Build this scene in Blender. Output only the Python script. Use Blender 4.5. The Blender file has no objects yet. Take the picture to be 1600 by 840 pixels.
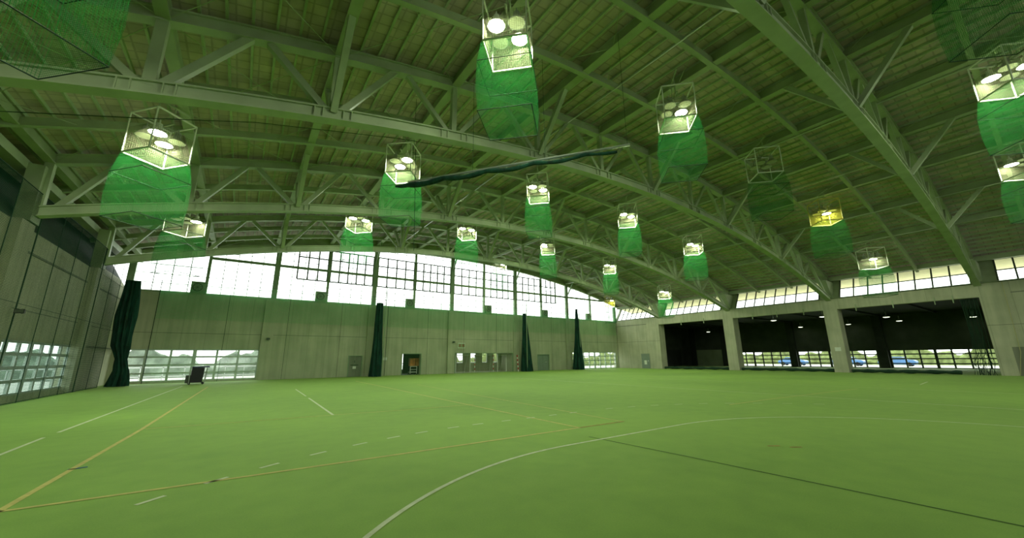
import bpy, math, random
from mathutils import Vector, Matrix
random.seed(7)
SC = bpy.context.scene
COL = SC.collection

# ------------------------------------------------------------------ camera, sky, exposure
F_PX, YAW, PITCH, ROLL = 592.0, 0.6108, 0.2301, -0.009092
cy_, sy_, cp_, sp_ = math.cos(YAW), math.sin(YAW), math.cos(PITCH), math.sin(PITCH)
fwd = Vector((sy_*cp_, cy_*cp_, sp_)); rgt = Vector((cy_, -sy_, 0)); upv = rgt.cross(fwd)
R2 = rgt*math.cos(ROLL) + upv*math.sin(ROLL); U2 = upv*math.cos(ROLL) - rgt*math.sin(ROLL)
cam_d = bpy.data.cameras.new('camera'); cam = bpy.data.objects.new('camera', cam_d); COL.objects.link(cam)
m = Matrix((( R2.x, U2.x, -fwd.x, 0), (R2.y, U2.y, -fwd.y, 0), (R2.z, U2.z, -fwd.z, 1.6), (0, 0, 0, 1)))
cam.matrix_world = m
cam_d.sensor_width = 36; cam_d.lens = F_PX/1600*36; cam_d.clip_start = .05; cam_d.clip_end = 500
SC.camera = cam

SKY = 1.5
LAMP = 130.0
w = bpy.data.worlds.new('overcast_sky'); SC.world = w; w.use_nodes = True
bgn = w.node_tree.nodes['Background']; bgn.inputs[0].default_value = (.96, 1, .97, 1); bgn.inputs[1].default_value = SKY
SC.view_settings.view_transform = 'Standard'; SC.view_settings.look = 'None'
SC.view_settings.exposure = 1.42; SC.view_settings.gamma = 1; SC.view_settings.use_curve_mapping = False
cy = SC.cycles
cy.max_bounces = 8; cy.diffuse_bounces = 4; cy.glossy_bounces = 2; cy.transmission_bounces = 2
cy.transparent_max_bounces = 24; cy.sample_clamp_indirect = 4; cy.use_denoising = True
cy.caustics_reflective = False; cy.caustics_refractive = False

# ------------------------------------------------------------------ helpers
class MB:
    def __init__(s): s.v = []; s.f = []; s.uv = []
    def quad(s, pts, uvs=None):
        n = len(s.v); s.v += [tuple(p) for p in pts]; s.f.append(tuple(range(n, n+len(pts))))
        s.uv.append(uvs or [(0, 0)]*len(pts)); return s
    def hexa(s, p):
        for q in ((0,3,2,1),(4,5,6,7),(0,1,5,4),(1,2,6,5),(2,3,7,6),(3,0,4,7)): s.quad([p[i] for i in q])
        return s
    def box(s, x0, x1, y0, y1, z0, z1):
        return s.hexa([(x0,y0,z0),(x1,y0,z0),(x1,y1,z0),(x0,y1,z0),(x0,y0,z1),(x1,y0,z1),(x1,y1,z1),(x0,y1,z1)])
    def bar(s, a, b, w, h, up=(0,0,1)):
        a, b = Vector(a), Vector(b); d = (b-a).normalized(); u = Vector(up)
        if abs(d.dot(u)) > .99: u = Vector((0,1,0))
        r = d.cross(u).normalized()*w/2; t = r.cross(d).normalized()*h/2
        return s.hexa([a-r-t, a+r-t, b+r-t, b-r-t, a-r+t, a+r+t, b+r+t, b-r+t])
    def sweep(s, pts, w, h, up=(0,1,0)):
        """rectangular section swept along pts in an XZ plane; w along Y, h in the plane, pts on the lower edge"""
        P = [Vector(p) for p in pts]; rings = []
        for i, p in enumerate(P):
            d = (P[min(i+1, len(P)-1)]-P[max(i-1, 0)]).normalized(); y = Vector(up); n = d.cross(y).normalized()
            if n.z < 0: n = -n
            rings.append([p-y*w/2, p+y*w/2, p+y*w/2+n*h, p-y*w/2+n*h])
        for a, b in zip(rings, rings[1:]):
            for i in range(4): s.quad([a[i], a[(i+1)%4], b[(i+1)%4], b[i]])
        s.quad(rings[0]); s.quad(rings[-1][::-1]); return s
    def tube(s, pts, r, n=6):
        P = [Vector(p) for p in pts]; rings = []
        for i, p in enumerate(P):
            d = (P[min(i+1, len(P)-1)]-P[max(i-1, 0)]).normalized()
            u = Vector((0,0,1)) if abs(d.z) < .9 else Vector((1,0,0))
            a = d.cross(u).normalized(); b = a.cross(d); rr = r[i] if isinstance(r, (list, tuple)) else r
            rings.append([p + (a*math.cos(2*math.pi*k/n)+b*math.sin(2*math.pi*k/n))*rr for k in range(n)])
        for A, B in zip(rings, rings[1:]):
            for k in range(n): s.quad([A[k], A[(k+1)%n], B[(k+1)%n], B[k]])
        s.quad(rings[0][::-1]); s.quad(rings[-1]); return s
    def lathe(s, prof, c=(0,0,0), n=16):
        c = Vector(c); R = [[c+Vector((r*math.cos(2*math.pi*k/n), r*math.sin(2*math.pi*k/n), z)) for k in range(n)] for r, z in prof]
        for A, B in zip(R, R[1:]):
            for k in range(n): s.quad([A[k], A[(k+1)%n], B[(k+1)%n], B[k]])
        return s
    def build(s, name, mat, parent=None, weld=True):
        me = bpy.data.meshes.new(name)
        me.from_pydata(s.v, [], s.f); uvl = me.uv_layers.new(name='UVMap')
        flat = [c for f in s.uv for uv in f for c in uv]; uvl.data.foreach_set('uv', flat)
        me.materials.append(mat); me.update()
        if weld:
            import bmesh
            bm = bmesh.new(); bm.from_mesh(me); bmesh.ops.remove_doubles(bm, verts=bm.verts, dist=1e-5)
            bmesh.ops.recalc_face_normals(bm, faces=bm.faces); bm.to_mesh(me); bm.free()
        o = bpy.data.objects.new(name, me); COL.objects.link(o)
        if parent: o.parent = parent
        return o

def tag(o, label=None, cat=None, group=None, kind=None):
    if label: o['label'] = label
    if cat: o['category'] = cat
    if group: o['group'] = group
    if kind: o['kind'] = kind
    return o
def empty(name, loc=(0,0,0), rz=0):
    o = bpy.data.objects.new(name, None); o.empty_display_size = .2; COL.objects.link(o); o.location = loc; o.rotation_euler[2] = rz; return o
def copy_tree(o, parent=None):
    c = o.copy(); COL.objects.link(c)
    if parent: c.parent = parent
    for ch in list(o.children): copy_tree(ch, c)
    return c

# ------------------------------------------------------------------ materials
def newmat(name):
    mt = bpy.data.materials.new(name); mt.use_nodes = True; nt = mt.node_tree; nt.nodes.clear()
    out = nt.nodes.new('ShaderNodeOutputMaterial'); return mt, nt, out
def N(nt, t, **kw):
    n = nt.nodes.new(t)
    for k, v in kw.items():
        if isinstance(v, bpy.types.NodeSocket): nt.links.new(v, n.inputs[k.replace('_', ' ')] if k.replace('_',' ') in n.inputs else n.inputs[int(k[1:])])
        elif k.startswith('i') and k[1:].isdigit(): n.inputs[int(k[1:])].default_value = v
        elif hasattr(n, k): setattr(n, k, v)
        else: n.inputs[k.replace('_', ' ')].default_value = v
    return n
def paint(name, col, rough=.6, var=.12, scale=3., metal=0., spec=.3, stretch=(1,1,1), col2=None, bump=0.):
    mt, nt, out = newmat(name)
    tc = N(nt, 'ShaderNodeTexCoord'); mp = N(nt, 'ShaderNodeMapping'); nt.links.new(tc.outputs['Object'], mp.inputs[0]); mp.inputs['Scale'].default_value = stretch
    nz = N(nt, 'ShaderNodeTexNoise'); nt.links.new(mp.outputs[0], nz.inputs[0]); nz.inputs['Scale'].default_value = scale; nz.inputs['Detail'].default_value = 5
    rp = N(nt, 'ShaderNodeValToRGB'); nt.links.new(nz.outputs[0], rp.inputs[0])
    c2 = col2 or tuple(c*(1-2*var) for c in col)
    rp.color_ramp.elements[0].position = .3; rp.color_ramp.elements[1].position = .7
    rp.color_ramp.elements[0].color = (*c2, 1); rp.color_ramp.elements[1].color = (*[min(1, c*(1+var*.6)) for c in col], 1)
    b = N(nt, 'ShaderNodeBsdfPrincipled'); nt.links.new(rp.outputs[0], b.inputs['Base Color'])
    b.inputs['Roughness'].default_value = rough; b.inputs['Metallic'].default_value = metal; b.inputs['Specular IOR Level'].default_value = spec
    if bump:
        bp = N(nt, 'ShaderNodeBump'); bp.inputs['Strength'].default_value = bump; nt.links.new(nz.outputs[0], bp.inputs['Height']); nt.links.new(bp.outputs[0], b.inputs['Normal'])
    nt.links.new(b.outputs[0], out.inputs[0]); return mt

def concrete_mat(name, base, dark, seam=1.45):
    """poured concrete: soft blotches, vertical streaks, formwork seams"""
    mt, nt, out = newmat(name); L = nt.links.new
    tc = N(nt, 'ShaderNodeTexCoord')
    n1 = N(nt, 'ShaderNodeTexNoise', Scale=.7, Detail=6.); L(tc.outputs['Object'], n1.inputs[0])
    mp = N(nt, 'ShaderNodeMapping'); L(tc.outputs['Object'], mp.inputs[0]); mp.inputs['Scale'].default_value = (3.2, 3.2, .18)
    n2 = N(nt, 'ShaderNodeTexNoise', Scale=1., Detail=4.); L(mp.outputs[0], n2.inputs[0])
    mx = N(nt, 'ShaderNodeMath', operation='ADD'); L(n1.outputs[0], mx.inputs[0]); L(n2.outputs[0], mx.inputs[1])
    rp = N(nt, 'ShaderNodeValToRGB'); mm = N(nt, 'ShaderNodeMath', operation='MULTIPLY'); L(mx.outputs[0], mm.inputs[0]); mm.inputs[1].default_value = .5; L(mm.outputs[0], rp.inputs[0])
    rp.color_ramp.elements[0].position = .34; rp.color_ramp.elements[0].color = (*dark, 1)
    rp.color_ramp.elements[1].position = .62; rp.color_ramp.elements[1].color = (*base, 1)
    # seams every `seam` metres along x+y
    sx = N(nt, 'ShaderNodeSeparateXYZ'); L(tc.outputs['Object'], sx.inputs[0])
    ad = N(nt, 'ShaderNodeMath', operation='ADD'); L(sx.outputs[0], ad.inputs[0]); L(sx.outputs[1], ad.inputs[1])
    dv = N(nt, 'ShaderNodeMath', operation='DIVIDE'); L(ad.outputs[0], dv.inputs[0]); dv.inputs[1].default_value = seam
    fr = N(nt, 'ShaderNodeMath', operation='FRACT'); L(dv.outputs[0], fr.inputs[0])
    lt = N(nt, 'ShaderNodeMath', operation='LESS_THAN'); L(fr.outputs[0], lt.inputs[0]); lt.inputs[1].default_value = .03
    ml = N(nt, 'ShaderNodeMath', operation='MULTIPLY'); L(lt.outputs[0], ml.inputs[0]); ml.inputs[1].default_value = .28
    mc = N(nt, 'ShaderNodeMix', data_type='RGBA'); L(ml.outputs[0], mc.inputs[0]); L(rp.outputs[0], mc.inputs[6]); mc.inputs[7].default_value = (*[c*.4 for c in dark], 1)
    b = N(nt, 'ShaderNodeBsdfPrincipled'); L(mc.outputs[2], b.inputs['Base Color']); b.inputs['Roughness'].default_value = .8; b.inputs['Specular IOR Level'].default_value = .2
    L(b.outputs[0], out.inputs[0]); return mt

def net_mat(name, col, cell, fill, trans=.5, alpha=1.):
    """knotted net: square cells of `cell` metres in the UV map, threads cover the fraction `fill`"""
    mt, nt, out = newmat(name); L = nt.links.new
    uv = N(nt, 'ShaderNodeUVMap'); sx = N(nt, 'ShaderNodeSeparateXYZ'); L(uv.outputs[0], sx.inputs[0])
    res = []
    for k in (0, 1):
        d = N(nt, 'ShaderNodeMath', operation='DIVIDE'); L(sx.outputs[k], d.inputs[0]); d.inputs[1].default_value = cell
        f = N(nt, 'ShaderNodeMath', operation='FRACT'); L(d.outputs[0], f.inputs[0])
        l = N(nt, 'ShaderNodeMath', operation='LESS_THAN'); L(f.outputs[0], l.inputs[0]); l.inputs[1].default_value = 1-math.sqrt(1-fill); res.append(l)
    mx = N(nt, 'ShaderNodeMath', operation='MAXIMUM'); L(res[0].outputs[0], mx.inputs[0]); L(res[1].outputs[0], mx.inputs[1])
    df = N(nt, 'ShaderNodeBsdfDiffuse'); df.inputs[0].default_value = (*col, 1)
    tl = N(nt, 'ShaderNodeBsdfTranslucent'); tl.inputs[0].default_value = (*col, 1)
    ms = N(nt, 'ShaderNodeMixShader'); ms.inputs[0].default_value = trans; L(df.outputs[0], ms.inputs[1]); L(tl.outputs[0], ms.inputs[2])
    tr = N(nt, 'ShaderNodeBsdfTransparent'); m2 = N(nt, 'ShaderNodeMixShader'); L(mx.outputs[0], m2.inputs[0]); L(tr.outputs[0], m2.inputs[1]); L(ms.outputs[0], m2.inputs[2])
    L(m2.outputs[0], out.inputs[0]); return mt

def glass_mat(name, tint=(.95, 1, .96), refl=.06):
    mt, nt, out = newmat(name)
    tr = N(nt, 'ShaderNodeBsdfTransparent'); tr.inputs[0].default_value = (*tint, 1)
    gl = N(nt, 'ShaderNodeBsdfGlossy'); gl.inputs['Roughness'].default_value = .05
    ms = N(nt, 'ShaderNodeMixShader'); ms.inputs[0].default_value = refl
    nt.links.new(tr.outputs[0], ms.inputs[1]); nt.links.new(gl.outputs[0], ms.inputs[2]); nt.links.new(ms.outputs[0], out.inputs[0]); return mt
def emit_mat(name, col, s):
    mt, nt, out = newmat(name); e = N(nt, 'ShaderNodeEmission'); e.inputs[0].default_value = (*col, 1); e.inputs[1].default_value = s
    nt.links.new(e.outputs[0], out.inputs[0]); return mt

def turf_mat():
    mt, nt, out = newmat('green_turf'); L = nt.links.new
    tc = N(nt, 'ShaderNodeTexCoord')
    n1 = N(nt, 'ShaderNodeTexNoise', Scale=.12, Detail=5.); L(tc.outputs['Object'], n1.inputs[0])
    n2 = N(nt, 'ShaderNodeTexNoise', Scale=60., Detail=3.); L(tc.outputs['Object'], n2.inputs[0])
    n3 = N(nt, 'ShaderNodeTexNoise', Scale=2.2, Detail=6.); L(tc.outputs['Object'], n3.inputs[0])
    a = N(nt, 'ShaderNodeMath', operation='MULTIPLY_ADD'); L(n2.outputs[0], a.inputs[0]); a.inputs[1].default_value = .35; L(n1.outputs[0], a.inputs[2])
    a2 = N(nt, 'ShaderNodeMath', operation='MULTIPLY_ADD'); L(n3.outputs[0], a2.inputs[0]); a2.inputs[1].default_value = .4; L(a.outputs[0], a2.inputs[2])
    rp = N(nt, 'ShaderNodeValToRGB'); L(a2.outputs[0], rp.inputs[0])
    rp.color_ramp.elements[0].position = .55; rp.color_ramp.elements[0].color = (*TURF_D, 1)
    rp.color_ramp.elements[1].position = 1.2; rp.color_ramp.elements[1].color = (*TURF_L, 1)
    b = N(nt, 'ShaderNodeBsdfPrincipled'); L(rp.outputs[0], b.inputs['Base Color']); b.inputs['Roughness'].default_value = .75; b.inputs['Specular IOR Level'].default_value = .2
    b.inputs['Sheen Weight'].default_value = .12; b.inputs['Sheen Roughness'].default_value = .5; b.inputs['Sheen Tint'].default_value = (.8, 1, .5, 1)
    bp = N(nt, 'ShaderNodeBump', Strength=.25); L(n2.outputs[0], bp.inputs['Height']); L(bp.outputs[0], b.inputs['Normal'])
    L(b.outputs[0], out.inputs[0]); return mt
TURF_D, TURF_L = (.14, .275, .032), (.23, .40, .052)

def deck_mat():
    """cement-bonded boards on the purlins: brown grey with cross joints"""
    mt, nt, out = newmat('roof_board'); L = nt.links.new
    tc = N(nt, 'ShaderNodeTexCoord')
    br = N(nt, 'ShaderNodeTexBrick'); mp = N(nt, 'ShaderNodeMapping'); L(tc.outputs['Object'], mp.inputs[0]); mp.inputs['Location'].default_value = (.12, 0, 0)
    L(mp.outputs[0], br.inputs['Vector'])
    br.inputs['Scale'].default_value = 1.; br.inputs['Brick Width'].default_value = .62; br.inputs['Row Height'].default_value = .42; br.offset = 0.
    br.inputs['Mortar Size'].default_value = .035; br.inputs['Mortar Smooth'].default_value = .6; br.inputs['Bias'].default_value = 0
    br.inputs['Color1'].default_value = (.78, .66, .62, 1); br.inputs['Color2'].default_value = (.62, .53, .51, 1); br.inputs['Mortar'].default_value = (.52, .44, .42, 1)
    nz = N(nt, 'ShaderNodeTexNoise', Scale=1.4, Detail=5.); L(tc.outputs['Object'], nz.inputs[0])
    mx = N(nt, 'ShaderNodeMix', data_type='RGBA', blend_type='MULTIPLY'); mx.inputs[0].default_value = .6; L(br.outputs[0], mx.inputs[6]); L(nz.outputs[0], mx.inputs[7])
    b = N(nt, 'ShaderNodeBsdfDiffuse'); L(mx.outputs[2], b.inputs[0]); L(b.outputs[0], out.inputs[0]); return mt

M = dict(
    turf=turf_mat(), deck=deck_mat(),
    concrete=concrete_mat('poured_concrete', (.50, .50, .36), (.35, .36, .25)),
    concrete_dark=concrete_mat('shaded_side_concrete', (.25, .26, .2), (.17, .18, .13)),  # darker concrete tone for grooves, ledge and plain doors
    steel=paint('pale_green_steel', (.37, .44, .27), .5, .1, 1.2),
    rib=paint('green_steel_rib', (.34, .41, .24), .5, .1, 1.2),
    purlin=paint('purlin_steel', (.42, .50, .34), .6, .12, 1.5),
    post=paint('window_post_steel', (.26, .36, .22), .5, .08, 2.),
    alu=paint('aluminium_frame', (.5, .55, .5), .4, .05, 4., metal=.3),
    darkbar=paint('dark_sash_bar', (.07, .09, .06), .5, .1, 4.),
    black=paint('black_plastic', (.012, .014, .014), .45, .1, 6.),
    navy=paint('navy_plastic', (.015, .025, .07), .4, .1, 6.),
    silver=paint('silver_tube', (.55, .58, .55), .3, .05, 8., metal=.8),
    white=paint('white_metal', (.72, .75, .66), .45, .04, 6.),
    cream=paint('cream_soffit', (.82, .80, .60), .7, .05, 2.),
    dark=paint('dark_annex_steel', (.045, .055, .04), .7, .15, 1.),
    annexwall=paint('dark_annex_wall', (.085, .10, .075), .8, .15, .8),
    door=paint('grey_door', (.22, .27, .22), .5, .05, 3.),
    rope=paint('dark_rope', (.015, .05, .025), .8, .1, 20.),
    palerope=paint('tan_cord', (.45, .42, .2), .8, .1, 20.),
    netfold=paint('dark_green_gathered_net', (.007, .055, .035), .85, .35, 5., stretch=(1, 1, .25)),
    yellow=paint('yellow_line_paint', (.58, .52, .16), .8, .12, 7.),
    whitel=paint('white_line_paint', (.62, .68, .45), .8, .1, 7.),
    orange=paint('orange_mark', (.42, .22, .06), .8, .25, 7.),
    blue=paint('blue_mark', (.02, .10, .22), .8, .2, 7.),
    seam=paint('dark_seam', (.05, .13, .02), .9, .2, 3.),
    red=paint('red_paint', (.40, .04, .03), .5, .05, 4.),
    brownb=paint('orange_brown_board', (.75, .30, .08), .6, .2, 3.),
    cage_net=net_mat('green_safety_net', (.035, .34, .08), .045, .20, .5),
    fade_net=net_mat('old_green_safety_net', (.02, .19, .04), .045, .24, .5),
    mesh=net_mat('white_wire_mesh', (.2, .2, .13), .06, .17, .2),
    ymesh=net_mat('yellow_wire_mesh', (.26, .23, .03), .06, .25, .3),
    wallnet=net_mat('thin_green_wall_net', (.18, .46, .20), .09, .12, .4),
    cast_net=net_mat('green_cast_net', (.10, .50, .18), .06, .2, .4),  # extra net layer, colour imitates the green cast under the sill
    sidenet=net_mat('thin_dark_side_net', (.012, .05, .03), .05, .42, .4),
    glass=glass_mat('clear_glass'), dimglass=glass_mat('pale_green_glass', (.62, .78, .70), .08),
    lit=emit_mat('lit_lamp_glass', (.89, 1., .68), LAMP),
    unlit=paint('unlit_lamp_glass', (.55, .58, .42), .3, .05, 4.),
    bulbdim=emit_mat('annex_lamp_glass', (.9, 1, .7), 2.2),
    asphalt=paint('outside_paving', (.42, .42, .38), .9, .1, .5),
    leaf=paint('bush_leaf', (.19, .24, .08), .8, .3, 1.2), leaf2=paint('grey_green_leaf', (.20, .25, .19), .8, .3, 1.2),
    render=paint('pale_house_render', (.5, .52, .5), .8, .08, .5), houseglass=paint('house_window', (.08, .12, .12), .2, .1, 2.),
    carblue=paint('blue_car_paint', (.10, .22, .45), .3, .05, 2.), tyre=paint('tyre', (.02, .02, .02), .8, .1, 5.),
)

# ------------------------------------------------------------------ the numbers of the hall
XL, XR, YB, YF = -7.565, 46.3, 38.78, -15.5
XC = 18.9; PAN = 4.35; SILL = 6.78
TY = [31.2, 21.95, 12.39, 3.05, -6.2]                     # truss planes
def zt(x): return 13.4 - .0060*(x-XC)**2                  # lower edge of upper chords and ribs
def zb(x): return 10.9 - .0056*(x-XC)**2                  # lower edge of lower chords
def zg(x): return 12.85 - .0049*(x-XC)**2                 # top of the gable glazing
def arc(f, x0, x1, Y, n=36, off=0): return [(x0+(x1-x0)*i/n, Y, f(x0+(x1-x0)*i/n)+off) for i in range(n+1)]
nodes = [XC+PAN*k for k in range(-6, 7)]

def wall_cells(mb, a0, a1, z0, z1, holes, put):
    xs = sorted({a0, a1, *[h[0] for h in holes], *[h[1] for h in holes]}); zs = sorted({z0, z1, *[h[2] for h in holes], *[h[3] for h in holes]})
    for i in range(len(xs)-1):
        for j in range(len(zs)-1):
            cx, cz = (xs[i]+xs[i+1])/2, (zs[j]+zs[j+1])/2
            if not any(h[0] < cx < h[1] and h[2] < cz < h[3] for h in holes): put(mb, xs[i], xs[i+1], zs[j], zs[j+1])

# ------------------------------------------------------------------ floor and its painted lines
fl = MB().box(XL-.4, 64.5, YF-.4, YB+.4, -.2, 0).build('floor', M['turf']); tag(fl, kind='structure')
LW = .06
def line(name, mat, pts, w=LW, z=.004):
    mb = MB()
    P = [Vector((x, y, 0)) for x, y in pts]; Lp = []; Rp = []
    for i, p in enumerate(P):
        d = (P[min(i+1, len(P)-1)]-P[max(i-1, 0)]).normalized(); n = Vector((-d.y, d.x, 0))*w/2
        Lp.append(p+n); Rp.append(p-n)
    for i in range(len(P)-1):
        mb.quad([(*Rp[i][:2], z), (*Rp[i+1][:2], z), (*Lp[i+1][:2], z), (*Lp[i][:2], z)])
    return mb.build(name, mat, fl)
def lbl(o, t): o['label'] = t; return o
lbl(line('court_line', M['whitel'], [(-3.3, -9), (-3.3, 13.1)], .065), 'white sideline, near stretch')
lbl(line('court_line', M['whitel'], [(-3.27, 13.8), (-2.87, 33.2)], .07), 'white sideline, far stretch')
lbl(line('court_line', M['yellow'], [(-1.99, 6.9), (-1.75, 13.1), (-1.46, 31.2)], .075), 'yellow sideline')
lbl(line('court_line', M['yellow'], [(-2.2, 7.08), (-.32, 7.0), (2.18, 6.93), (5.9, 6.86), (6.7, 6.85)], .07), 'yellow base line')
lbl(line('court_line', M['orange'], [(6.7, 6.85), (8.2, 6.8)], .05), 'worn end of the yellow base line')
lbl(line('court_line', M['yellow'], [(-1.75, 13.15), (-.15, 12.98), (2.44, 12.8), (4.66, 12.5), (7, 12.45)], .05), 'thin yellow cross line')
lbl(line('court_line', M['whitel'], [(2.45, 12.8), (2.6, 19)], .07), 'short pale line, near half')
lbl(line('court_line', M['whitel'], [(2.62, 20), (2.72, 25)], .06), 'short pale line, far half')
lbl(line('court_line', M['yellow'], [(6.67, 6.85), (6.85, 15), (7.12, 23), (7.3, 31)], .065), 'yellow centre lane line')
lbl(line('court_line', M['yellow'], [(8.14, 6.85), (8.84, 15.75), (9.4, 24)], .045), 'faint yellow lane line')
lbl(line('court_line', M['whitel'], [(18.95, -3), (18.8, 1.06), (18.6, 16), (18.5, 26)], .055), 'faint white halfway line')
lbl(line('court_line', M['yellow'], [(13.67, 6.85), (16.6, 6.75), (24.6, 6.15)], .06), 'yellow line towards the annex')
lbl(line('court_line', M['whitel'], [(30.2, 4.9), (33.5, 5.1)], .07), 'short white tick')
lbl(line('court_line', M['whitel'], [(26, -4), (25.8, 8), (25.6, 20)], .04), 'faint white line')
lbl(line('turf_seam', M['seam'], [(6.1, 6.0), (6.2, 3.94), (6.29, .56), (6.32, -6)], .03, .003), 'dark turf seam')
def arcpts(cx, cy0, r, a0, a1, n=40): return [(cx+r*math.cos(math.radians(a0+(a1-a0)*i/n)), cy0+r*math.sin(math.radians(a0+(a1-a0)*i/n))) for i in range(n+1)]
lbl(line('court_line', M['whitel'], arcpts(5.2, -.1, 5.78, 200, 90) + arcpts(8.8, -.1, 5.76, 90, -30), .062), 'white goal area arc')
ra = [(5.2, -.1, a) for a in (131.5, 126.5, 121.5, 116, 110.5, 105.5, 101, 95.5, 91)]
for cx, cc, a in ra:
    d = arcpts(cx, cc, 8.85, a+1.0, a-1.0, 3); lbl(line('court_dash', M['whitel'], d, .06), 'dash of the broken white arc')
for x in (5.9, 6.7, 7.5, 8.3): lbl(line('court_dash', M['whitel'], [(x-.14, 8.75), (x+.14, 8.75)], .06), 'dash of the broken white arc')
for a in (84, 78, 72, 66, 60, 54, 48, 42, 36):
    d = arcpts(8.9, -.1, 8.85, a+1.0, a-1.0, 3); lbl(line('court_dash', M['whitel'], d, .05), 'dash of the broken white arc')
def fpt(x, y):
    return (x, y)
lbl(line('floor_mark', M['orange'], [(8.05, 3.45), (8.22, 3.32)], .05), 'small orange mark')
lbl(line('floor_mark', M['orange'], [(8.25, 3.17), (8.42, 3.05)], .05), 'small orange mark beside the first')
lbl(line('floor_mark', M['blue'], [(-1.95, 9.05), (-1.75, 9.1)], .07), 'small blue tape mark')

# ------------------------------------------------------------------ walls
T = .45
def putY(mb, a, b, c, d): mb.box(a, b, YB, YB+T, c, d)
holes = [(-7.15, 1.2, .12, 2.48), (8.35, 9.5, -1, 1.88), (13.45, 15.42, -1, 2.08), (19.4, 27.1, -1, 2.14), (31.0, 32.9, -1, 1.95), (37.1, 45.95, .02, 2.3)]
mb = MB(); wall_cells(mb, XL-1.6, XR+1.6, 0, SILL, [(a, b, max(c, 0), d) for a, b, c, d in holes], putY)
wb = mb.build('wall_back', M['concrete']); tag(wb, kind='structure')
g = MB()
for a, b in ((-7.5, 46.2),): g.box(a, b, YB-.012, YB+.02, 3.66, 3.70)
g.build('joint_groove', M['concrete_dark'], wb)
for i, x in enumerate((1.62, 10.2, 18.8, 27.6, 36.35)):
    MB().box(x-.42, x+.42, YB-.22, YB+.02, 0, SILL-.02).build('pilaster', M['concrete'], wb)
cp = MB().box(-7.5, 46.2, YB-.1, YB+.02, SILL-.06, SILL+.04).build('sill_ledge', M['steel'], wb)
# gable glazing: posts, transom, sashes, panes
mull = [-7.45, -3.0, 1.72, 5.9, 10.2, 14.38, 18.8, 23.0, 27.6, 31.8, 36.4, 41.0, 46.25]
for i, x in enumerate(mull):
    wd = .42 if i % 2 == 0 else .2
    if i in (0, 12): wd = .4
    p = MB().box(x-wd/2, x+wd/2, YB-.12, YB+.16, SILL, zt(x)+.1).build('trim_%d' % (i+1), M['post']); tag(p, kind='structure')
    if i % 2 == 0 and 0 < i < 12: MB().bar((x, YB-.1, zg(x)-1.5), (x+.02, YB-1.5, zt(x)+.15), .14, .14, (1, 0, 0)).build('knee_brace', M['post'], p)
bays = [(-8.9, -7.65)] + [(mull[i]+(.21 if i % 2 == 0 else .1), mull[i+1]-(.21 if i % 2 else .1)) for i in range(12)] + [(46.46, 47.6)]
for i, (a, b) in enumerate(bays):
    f = MB(); n = max(1, round((b-a)/.92))
    lowest = SILL+.04
    def top(x): return min(zg(x), SILL + 1.6*(x+9.0) if x < -7.6 else 99, SILL + 1.55*(47.9-x) if x > 46.4 else 99)
    if i not in (0, 13):
        f.box(a, b, YB+.02, YB+.07, SILL+.02, SILL+.09)
        for k in range(1, n):
            x = a+(b-a)*k/n; f.box(x-.025, x+.025, YB+.03, YB+.07, lowest, zg(x))
        z = 7.45
        while z < 12.8:
            xa, xb = a, b
            if zg(a) < z: xa = XC-math.sqrt((12.85-z)/.0049)
            if zg(b) < z: xb = XC+math.sqrt((12.85-z)/.0049)
            if z < 12.8 and xa < xb and not 9.5 < z < 10.1: f.box(xa, xb, YB+.03, YB+.07, z-.022, z+.022)
            z += .72
        if i >= 2 and i <= 12: f.box(a, b if i < 12 else 43.8, YB-.06, YB+.1, 9.68, 9.90) if zg(b) > 9.9 or i == 12 else None
        if i == 1: pass
    fr = f.build('window_%d' % (i+1), M['post']); tag(fr, kind='structure')
    # dark opening sashes
    if 3.2 < b and a < 34.2 and i not in (0, 13):
        s = MB(); x0 = max(a+.02, 3.28); x1 = min(b-.02, 34.3); nn = max(2, round((x1-x0)/.86))
        for k in range(nn+1):
            x = x0+(x1-x0)*k/nn; s.box(x-.06, x+.06, YB-.04, YB+.03, 8.76, min(11.78, zg(x)-.05))
        for z in (8.76, 10.86, 11.76):
            if zg(x0) > z and zg(x1) > z: s.box(x0, x1, YB-.04, YB+.03, z-.055, z+.055)
        s.build('sash', M['darkbar'], fr)
    P = [(a, YB+.045, SILL)] + [(a+(b-a)*k/6, YB+.045, max(SILL+.02, top(a+(b-a)*k/6))) for k in range(7)] + [(b, YB+.045, SILL)]
    pn = MB(); pn.quad([P[0]] + P[1:-1] + [P[-1]]); pn.build('pane', M['glass'], fr)
# arched header over the glazing, and the closed tympanum above it
hd = MB().sweep(arc(zg, -9, 48, YB+.02, 40), .3, .3).build('trim_20', M['rib']); tag(hd, kind='structure')
ty = MB()
for i in range(48):
    x0 = -9.5+i*1.2; x1 = x0+1.2
    ty.hexa([(x0, YB+.05, zg(x0)+.1), (x1, YB+.05, zg(x1)+.1), (x1, YB+.3, zg(x1)+.1), (x0, YB+.3, zg(x0)+.1), (x0, YB+.05, zt(x0)+1.3), (x1, YB+.05, zt(x1)+1.3), (x1, YB+.3, zt(x1)+1.3), (x0, YB+.3, zt(x0)+1.3)])
tyo = ty.build('trim_21', M['rib']); tag(tyo, kind='structure')
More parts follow.
